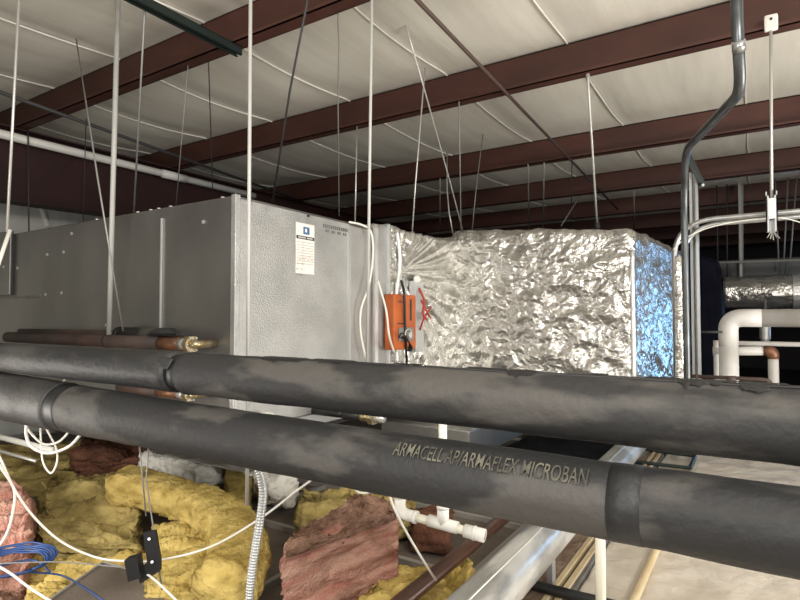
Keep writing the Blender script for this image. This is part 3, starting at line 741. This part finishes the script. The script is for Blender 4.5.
link('upper_elbow', tb(fillet([Vector((PB.x,PB.y,hz-.06)), Vector((PB.x,PB.y,hz)), Vector((PB.x-.06,PB.y,hz))], .03), .0172, 14), 'pvc', t, True)
link('supply_run', tb([Vector((PB.x-.05,PB.y,hz)), Vector((-1.72,PB.y,hz)), Vector((-1.72, PB.y,hz))][:2], rr, 12), 'pvc', t, True)
link('supply_turn', tb(fillet([Vector((-1.70,PB.y,hz)), Vector((-1.76,PB.y,hz)), Vector((-1.76,1.75,hz)), Vector((XC,1.75,hz))], .03), rr, 12), 'pvc', t, True)
# left riser joins the supply line
link('left_link', tb(fillet([Vector((PA.x,PA.y,hl-.03)), Vector((PA.x,PA.y,hl)), Vector((XC+.10,PA.y,hl)), Vector((XC+.10,1.74,hl)), Vector((XC,1.74,hl))], .03), rr, 12), 'pvc', t, True)

# ------------------------------------------------------------ pipes and framing bottom right
zp = H-.75; xp = -.615
t = thing('galvanised_pipe', 'wide shiny galvanised pipe running away beneath the black pipes', 'pipe', (xp, 2, zp-.065))
link('tube', tb([Vector((xp,.3,zp)), Vector((xp,1.5,zp)), Vector((xp,3.65,zp))], .066, 28), 'silver', t, True)
link('seam', tb([Vector((xp+.018,.3,zp+.064)), Vector((xp+.018,3.6,zp+.064))], .003, 6), 'steel', t, True)
for y in (1.15, 3.0): link('support_strap', bxm((xp-.07,y,0), (xp+.07,y+.03,zp-.05)), 'greyrail', t)
xr_ = PZ(408,600,H-.86).x
o = link('brown_steel_pipe', tb([Vector((xr_,.5,H-.86)), Vector((xr_-.03,3.4,H-.86))], .026, 18), 'brownpipe', None, True); tag(o, 'copper brown pipe running away left of the wide galvanised pipe', 'pipe')
bm = bmesh.new(); 
for y in (1.0, 3.2): link('support', bxm((xr_-.04,y,0), (xr_+.04,y+.04,H-.886)), 'black', o)
# black strip put in for the shade of the gap between the pipes
o = link('gap_shade_strip', bxm((xr_+.09,.4,0), (xp-.075,3.6,.06)), 'black'); tag(o, 'black strip standing in for the shade between brown pipe and galvanised pipe', 'rail')
zr_ = H-.955
rails = [(520,556,'brownboard','splintered brown board edge beside the galvanised pipe','board',.035,0),(556,562,'cream','cream board edge next to the splintered brown board','board',.045,0),
         (562,567,'greyrail','grey metal rail between two cream board edges','rail',.02,0),(567,573.5,'cream','cream board edge farther right, nearest the tan sheet','board',.04,0),(573.5,578,'greyrail','grey metal rail bordering the tan sheet','rail',.03,0)]
for a_, b_, m, lab, cat, hh, _ in rails:
    x0 = PZ(a_,580,zr_).x; x1 = PZ(b_,580,zr_).x-.002
    def dj(p, n, m=m): return (.006*fbm(p*1.0, 22, 3) if m == 'brownboard' else .0005)
    o = link('board_edge' if cat == 'board' else 'metal_rail', hexa([(x0,.5,0),(x1,.5,0),(x1,4.4,0),(x0,4.4,0),(x0,.5,hh),(x1,.5,hh),(x1,4.4,hh),(x0,4.4,hh)], (6 if m == 'brownboard' else 1,120,2), .001, dj), m)
    tag(o, lab, cat, 'long framing strips beside the galvanised pipe'); xe = x1
# black pipe crossing
a = P(520,582,1.95); b = P(600,602,1.87)
o = link('black_crossing_pipe', tb([a+(a-b)*.15, b+(b-a)*1.3], .018, 12), 'black', None, True); tag(o, 'black tube crossing over the framing strips at bottom', 'tube')
o = link('short_stud', bxm(P(547,583,1.98)+Vector((0,0,-.0)), P(553,552,1.98)+Vector((.0,.03,0)), .002), 'strut'); tag(o, 'short upright metal stud between galvanised pipe and black tube', 'stud')
# tan sheet
bm = bmesh.new(); nx, ny = 130, 130; gx0 = xe+.004; gx1 = 4.6; gy0 = .2; gy1 = 5.1
vs = [[bm.verts.new((gx0+(gx1-gx0)*(i/nx)**1.3, gy0+(gy1-gy0)*j/ny, 0)) for j in range(ny+1)] for i in range(nx+1)]
for r_ in vs:
    for v in r_:
        p = v.co.copy(); v.co.z = .002+.016*abs(fbm(Vector((p.x, p.y*1.2, 0)), 3.2, 3)) + .006*ridge(Vector((p.x*1.5,p.y,0)), 7, 2)
for i in range(nx):
    for j in range(ny): bm.faces.new((vs[i][j], vs[i+1][j], vs[i+1][j+1], vs[i][j+1]))
r_ = bmesh.ops.extrude_face_region(bm, geom=list(bm.faces))
for v in r_['geom']:
    if isinstance(v, bmesh.types.BMVert): v.co.z -= .03
o = link('tan_sheet', bm, 'tan', None, True); tag(o, 'wrinkled tan faced sheet covering the lower right', 'sheet')
a = PZ(634,600,.028); b = PZ(696,460,.028)
o = link('beige_conduit', tb([a+(a-b)*.3, b], .0155, 12), 'cream', None, True); tag(o, 'slim beige tube lying on the tan sheet', 'tube')
a = P(600.5,570,1.5); t = thing('upright_pvc_pipe', 'upright cream white plastic pipe rising from the tan sheet', 'pipe', (a.x,a.y,.02))
link('pipe', tb([Vector((a.x,a.y,.01)), Vector((a.x,a.y,H-.48))], .0135, 14), 'pvc_print', t, True)
link('elbow', tb(fillet([Vector((a.x,a.y,H-.50)), Vector((a.x,a.y,H-.46)), Vector((a.x-.10,a.y+.0,H-.46))], .03), .0165, 14), 'pvc', t, True)
# metal angle frame in the gap
a = PZ(637,463,H-.93); 
t = thing('angle_frame', 'small metal frame lying on tan sheet between the black pipes', 'frame', tuple(a))
for (p, q) in (((612,459),(690,468)),((640,449),(695,456)),((612,459),(640,449)),((690,468),(695,456))):
    link('rail', tb([PZ(*p,.05), PZ(*q,.05)], .012, 6), 'strut_green', t)
link('panel', hexa([PZ(614,460,.03),PZ(634,462,.03),PZ(650,451,.03),PZ(632,449,.03),PZ(614,460,.045),PZ(634,462,.045),PZ(650,451,.045),PZ(632,449,.045)],(1,1,1),0,lambda p,n:0),'galv_edge',t)

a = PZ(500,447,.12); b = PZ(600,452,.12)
o = link('shade_slab', hexa([(a.x,3.55,.0),(-.70,3.55,.0),(-.70,4.7,.0),(a.x,4.7,.0),(a.x,3.55,.1),(-.70,3.55,.1),(-.70,4.7,.13),(a.x,4.7,.13)],(30,30,4),.03,lambda p,n:.02*fbm(p,6,3) if n.z > -.5 else 0), 'black', None, True)  # black slab added to stand for the shade under the elbow
tag(o, 'black slab added as shade on the ceiling tiles below the foil elbow, seen between black pipes', 'film')
# ------------------------------------------------------------ insulation on the ceiling tiles
def batt(q, zt, th, m, lab, n=(110,76,14), amp=.022, rnd=.03, m2=None, cat='insulation', name='insulation_batt', sc=5, grp='loose insulation batts'):
    top = [PZ(px, py, zt) for px, py in q]
    bot = [Vector((p.x, p.y, max(zt-th, .004))) for p in top]
    sd = random.uniform(0, 50); ax = (top[1]-top[0]).normalized()
    def d(p, nn):
        s = p-ax*(p.dot(ax))*.62+Vector((sd,0,0)); s2 = s.copy(); s2.z *= 3.0
        v = amp*1.1*fbm(s, sc, 2)+amp*.7*fbm(s2, sc*4, 4)-amp*1.3*max(0, ridge(s+Vector((9,0,0)), sc*.8, 3))**2*.6
        v += .005*fbm(p, 60, 2)
        if nn.z > .5: v = v*1.2+.3*amp
        if nn.z < -.5: v = 0
        return v
    o = link(name, hexa(bot+top, n, rnd, d), m, None, True); return tag(o, lab, cat, grp)
def ropeb(pts, r, m, lab, flat=1., amp=.02, sc=7, name='insulation_batt', n=64):
    pts = smoothpath(pts, 26); N_ = len(pts); sd = random.uniform(0,50)
    bm = bmesh.new(); rings = []
    for i, p in enumerate(pts):
        t = (pts[min(i+1,N_-1)]-pts[max(i-1,0)]).normalized(); s = t.cross(Vector((0,0,1))).normalized(); w = s.cross(t)
        e = min(1, (min(i, N_-1-i)+.6)/11)**.5; ring = []
        for j in range(n):
            a = 2*PI*j/n; ca = math.copysign(abs(math.cos(a))**.7, math.cos(a)); sa = math.copysign(abs(math.sin(a))**.7, math.sin(a))
            dv = s*ca*r+w*sa*r*flat; q = p+dv*e
            sv = Vector((sd+i*.0048, ca*r, sa*r)); q = q+dv.normalized()*(amp*fbm(sv, sc, 2)+amp*.7*fbm(sv+q*.6, sc*3.5, 3)+.005*fbm(q, 60, 2))
            q.z = max(q.z, .004); ring.append(bm.verts.new(q))
        rings.append(ring)
    for i in range(N_-1):
        for j in range(n): bm.faces.new((rings[i][j], rings[i][(j+1)%n], rings[i+1][(j+1)%n], rings[i+1][j]))
    bm.faces.new(rings[0]); bm.faces.new(rings[-1][::-1])
    o = link(name, bm, m, None, True); return tag(o, lab, 'insulation', 'loose insulation batts')
batt([(34,543),(150,545),(128,470),(44,468)], .13, .13, 'olive', 'wide dusty yellow insulation batt at left behind the blue coil', (130,100,12), .035, sc=4)
batt([(-60,478),(58,474),(100,440),(-60,446)], .14, .14, 'olive', 'dark yellow insulation batt farthest back under white loops of cable', amp=.03)
batt([(70,460),(150,457),(148,437),(84,434)], .20, .16, 'rusty', 'brown red insulation piece behind the bright yellow batt', amp=.03)
batt([(-50,545),(33,528),(33,482),(-50,475)], .26, .26, 'pink', 'pink insulation batt at the left edge', amp=.02)
batt([(20,602),(205,597),(215,556),(70,556)], .09, .09, 'yel', 'low crumpled yellow batt in front, under the black bracket', (110,80,10), .03, sc=6)
batt([(-40,580),(60,575),(72,548),(-20,548)], .07, .07, 'yel', 'flat yellow batt piece under the blue coil', amp=.02)
batt([(-30,640),(35,620),(16,588),(-30,590)], .06, .055, 'pinkdirty', 'small pinkish scrap of insulation in bottom left corner', amp=.02)
zz = .21
ropeb([PZ(112,482,zz), PZ(150,488,zz), PZ(190,502,zz), PZ(222,520,zz), PZ(238,548,zz), PZ(232,572,zz), PZ(214,592,zz)], .095, 'yel', 'bright yellow batt curling round like a hook, left of flexible conduit', .78, .016)
batt([(140,592),(218,592),(216,528),(158,518)], .17, .15, 'yel', 'crumpled yellow batt nested inside the hook shaped batt', amp=.03)
ropeb([PZ(140,462,.15), PZ(165,463,.15), PZ(190,470,.14), PZ(218,478,.12)], .075, 'fluff', 'white fluffy insulation roll behind the bright yellow batt', .9, .022)
ropeb([PZ(250,474,.13), PZ(268,482,.13), PZ(284,496,.12)], .085, 'fluff', 'white fluffy insulation clump right of the flexible conduit', 1., .03)
batt([(222,500),(250,502),(252,470),(226,468)], .15, .15, 'yel', 'small yellow piece between the two white fluffy clumps', (18,18,8), .02)
batt([(300,548),(358,532),(352,486),(298,484)], .14, .14, 'olive', 'dusty yellow insulation batt behind the pink batt', amp=.03)
batt([(355,520),(420,510),(410,480),(350,480)], .13, .13, 'olive', 'dusty yellow batt beneath the plastic drain trap', amp=.03)
t1 = batt([(277,557),(404,517),(372,490),(290,537)], .27, .25, 'pink', 'large pink insulation batt with brown ragged top, centre foreground', (70,24,24), .018, sc=9)
batt([(283,551),(398,512),(370,490),(294,534)], .295, .03, 'pinkdirty', 'ragged brown layer peeling on top of the large pink batt', (90,30,4), .026, .01, sc=11)
batt([(325,640),(470,620),(470,548),(370,562)], .10, .10, 'yel', 'yellow insulation batt under the brown copper pipe', (110,80,10), .03)
batt([(408,525),(452,530),(455,500),(412,498)], .12, .12, 'rusty', 'brown red insulation piece behind the plastic drain trap', (18,18,8), .03)
# grey film round the fluffy roll
o = link('plastic_film', hexa([PZ(150,452,.22),PZ(250,474,.2),PZ(262,462,.22),PZ(165,438,.24),PZ(150,452,.235),PZ(250,474,.215),PZ(262,462,.24),PZ(165,438,.26)],(40,16,2),.003,lambda p,n:.02*fbm(p,6,3)), 'poly', None, True)
tag(o, 'crumpled grey plastic film behind the white fluffy roll', 'film')
# grey tile lifted in front
q = [PZ(46,602,.15),PZ(175,640,.15),PZ(158,577,.15),PZ(103,562,.15)]
o = link('loose_ceiling_tile', hexa([p-Vector((0,0,.015)) for p in q]+q,(1,1,1),0,lambda p,n:0), 'tile'); tag(o, 'loose grey ceiling tile at the bottom left foreground', 'tile')
link('tile_edge', tb([PZ(46,602,.153), PZ(103,562,.153), PZ(158,577,.153)], .004, 6), 'tgrid', o)

# ------------------------------------------------------------ cables, bracket, coil, flexible conduit
def cable(pts, r, m, lab, name='white_cable', cat='cable'):
    o = link(name, tb(smoothpath([P(*p) for p in pts], 10), r, 8), m, None, True); return tag(o, lab, cat, 'loose cables')
cable([(-30,400,1.5),(0,458,1.55),(15,490,1.6),(35,518,1.65),(62,542,1.68),(95,557,1.7),(125,561,1.7),(160,560,1.7),(210,547,1.7),(258,520,1.7),(295,492,1.7),(318,473,1.7),(335,440,1.65)], .0034, 'whitewire', 'long white cable sagging across the yellow insulation')
cable([(-20,430,1.5),(0,466,1.55),(14,489,1.6),(13,512,1.62),(6,535,1.62),(-6,552,1.6)], .0036, 'whitewire', 'white cable curving down past the pink batt at left edge')
cable([(-10,562,1.5),(10,573,1.48),(30,588,1.45),(60,607,1.4)], .0034, 'whitewire', 'white cable crossing the bottom left corner')
cable([(388,490,1.6),(394,508,1.6),(408,535,1.6),(428,568,1.62),(436,580,1.7)], .0035, 'whitewire', 'thin white cable hanging left of the drain trap')
cable([(-10,564,1.62),(60,562,1.66),(120,567,1.66),(132,566,1.66)], .002, 'dullsteel', 'thin grey wire reaching the black bracket from left', 'tie_wire', 'wire')
cable([(140,570,1.64),(155,580,1.6),(180,604,1.5)], .0032, 'whitewire', 'pale cable leaving the black bracket toward the lower right')
cable([(31,414,1.78),(26,430,1.78),(31,446,1.78),(48,453,1.78),(68,447,1.78),(80,435,1.75),(86,424,1.75),(90,412,1.75)], .0048, 'whitewire', 'thick white cable loop hanging below lower black pipe')
cable([(22,418,1.8),(30,432,1.8),(44,444,1.8),(60,441,1.8),(72,426,1.8),(76,412,1.78)], .0035, 'whitewire', 'smaller white cable loop behind the thick white loop')
cable([(40,416,1.82),(41,440,1.82),(43,462,1.82),(51,473,1.82),(57,462,1.82),(56,448,1.82),(47,430,1.82),(40,414,1.82)], .003, 'whitewire', 'narrow cable loop hanging lowest, inside the thick white loop')
cable([(30,412,1.74),(26,418,1.74),(36,422,1.72),(40,414,1.74),(34,409,1.74)], .0035, 'whitewire', 'short white tie under lower black pipe')
cable([(58,388,1.75),(64,380,1.75),(70,372,1.75)], .0035, 'whitewire', 'small white tie end poking out between the black pipes at left')
# thin wires to the bracket
rod([P(138,430,1.65), P(146,516,1.65)], .0022, 'dullsteel', 'left thin wire dropping over bright yellow batt to the bracket', 'tie_wire', 'wire')
rod([P(150,430,1.65), P(146,480,1.65), P(154,532,1.65), P(162,590,1.65)], .0022, 'dullsteel', 'right thin wire passing behind the black bracket', 'tie_wire', 'wire')
br = thing('black_bracket', 'bent black strap bracket hanging on the long white cable', 'bracket', tuple(P(140,575,1.66)))
def plate(pxs, d, th, name, m='black'):
    f = [P(x, y, d) for x, y in pxs]; bk = [P(x, y, d)+FW*th for x, y in pxs]
    bm = bmesh.new(); a = [bm.verts.new(v) for v in f]; b = [bm.verts.new(v) for v in bk]
    bm.faces.new(a); bm.faces.new(b[::-1])
    for i in range(len(a)): bm.faces.new((a[i], b[i], b[(i+1)%len(a)], a[(i+1)%len(a)]))
    return link(name, bm, m, br)
plate([(143,533),(155,531),(160,560),(160,571),(140,584),(137,572),(147,562)], 1.62, .012, 'upright_strap')
plate([(124,561),(137,557),(139,570),(141,578),(128,582)], 1.60, .03, 'foot_strap')
link('rivet', tb([P(149,539,1.62), P(149,539,1.612)], .004, 8), 'steel', br); link('rivet', tb([P(152,562,1.62), P(152,562,1.612)], .004, 8), 'steel', br)
# blue coil
bm = bmesh.new(); cc = PZ(12,564,.24)
for k in range(6):
    r = .085+.006*k; tube(bm, [cc+Vector((r*math.cos(a)*1.15-.02*0, r*math.sin(a)*1.0, .006*noise.noise(Vector((a*2,k,0)))+.003*k)) for a in [2*PI*i/40 for i in range(41)]], .0032, 6)
tube(bm, smoothpath([cc+Vector((.1,0,0)), PZ(60,575,.2), PZ(80,585,.18), PZ(110,605,.17)], 8), .003, 6)
tube(bm, smoothpath([cc+Vector((.0,-.1,.01)), PZ(30,560,.24), PZ(50,572,.22)], 8), .003, 6)
o = link('blue_cable_coil', bm, 'bluewire', None, True); tag(o, 'coil of blue cable lying on yellow insulation at left edge', 'cable')
o = link('white_tag', bxm(P(-3,552,1.9), P(18,547,1.95)), 'paper'); tag(o, 'small white plastic strip above the blue coil', 'strip')
# flexible conduit: ribbed
path = smoothpath([P(249,462,1.52), P(256,466,1.52), P(261,478,1.52), P(263,495,1.52), P(260,520,1.52), P(255,550,1.52), P(251,580,1.52), P(248,620,1.52)], 24)
path = [P(246,452,1.52)+Vector((0,.02,0))]+path
rs = [.0125 if i % 2 else .0098 for i in range(len(path))]
# resample so that ribs are regular
L_ = 0; out = [path[0]]; acc = 0
for a_, b_ in zip(path[:-1], path[1:]):
    seg = (b_-a_).length; pos = 0
    while acc+seg-pos >= .002:
        pos += .002-acc; out.append(a_.lerp(b_, pos/seg)); acc = 0
    acc += seg-pos
rs = [.0112+.0014*math.sin(i*PI/2) for i in range(len(out))]
o = link('flexible_conduit', tb(out, rs, 12), 'galv_edge', None, True); tag(o, 'ribbed silver flexible conduit curving down to the bottom edge', 'conduit')
# light rails across the back left floor
for i, (y0_, y1_, r, m, lab) in enumerate(((437,426,.014,'pvc','pale horizontal pipe behind the white cable loops'),(451,432,.007,'steel','thin metal rail below the pale pipe at far left'))):
    a = PZ(0,y0_,H-.62+(-.03*i)); b = PZ(78,y1_,H-.62+(-.03*i)); b.y = a.y
    o = link('floor_pipe' if i == 0 else 'thin_rail', tb([a+Vector((-.6,0,0)), Vector((b.x+.5, a.y, a.z))], r, 10), m, None, True); tag(o, lab, 'pipe' if i == 0 else 'rail')
# small cable connector dangling right of the gap
cable([(352,485,1.5),(358,492,1.5),(366,493,1.5),(372,491,1.5)], .0028, 'whitewire', 'short stub of white wire below the lower black pipe, left of the drain trap')

# ------------------------------------------------------------ light
def area(name, loc, tgt, size, power, col, sy=None):
    l = bpy.data.lights.new(name, 'AREA'); l.energy = power; l.color = col; l.size = size
    if sy: l.shape = 'RECTANGLE'; l.size_y = sy
    o = bpy.data.objects.new(name, l); C.objects.link(o); o.location = loc
    o.rotation_euler = (Vector(tgt)-Vector(loc)).to_track_quat('-Z', 'Y').to_euler(); return o
area('work_light', (1.5, -.3, H+.85), (-1.4, 3.2, H+.1), .6, 80, (1,.965,.91))
area('floor_bounce_light', (2.2, 2.6, H-.75), (-.9, 3.4, H+1.6), 1.8, 190, (1,.955,.89))
area('left_bounce_light', (-1.0, -1.2, H-.2), (-2.6, 1.8, H+1.6), .8, 30, (1,.955,.89))
area('camera_fill_light', (-.35, -.6, H+.6), (-1.9, 2.6, H-.6), .35, 26, (1,.95,.87))  # added fill from beside the camera for the lower left insulation
area('low_fill_light', (-2.3, .15, H-.40), (-1.7, 2.5, H-.95), .4, 14, (1,.95,.87))  # added out-of-view fill that brightens the batts below the pipes, no actual lamp
o = area('daylight_opening', (1.9, 9.0, H+.2), (-.5, 4.3, H-.1), 1.5, 11, (.25,.55,1)); o.data.spread = math.radians(70)
w = bpy.data.worlds.new('World'); bpy.context.scene.world = w; w.use_nodes = True
w.node_tree.nodes['Background'].inputs['Color'].default_value = (1,.93,.84,1); w.node_tree.nodes['Background'].inputs['Strength'].default_value = .13

cam = bpy.data.cameras.new('Camera'); co = bpy.data.objects.new('Camera', cam); C.objects.link(co)
cam.sensor_width = 36; cam.sensor_fit = 'HORIZONTAL'; cam.lens = F/800*36; cam.clip_start = .02
co.location = E; co.rotation_euler = (PI/2+PIT, 0, YAW)
bpy.context.scene.camera = co
vs_ = bpy.context.scene.view_settings
vs_.view_transform = 'Standard'; vs_.look = 'None'; vs_.gamma = 1; vs_.exposure = 0; vs_.use_curve_mapping = False
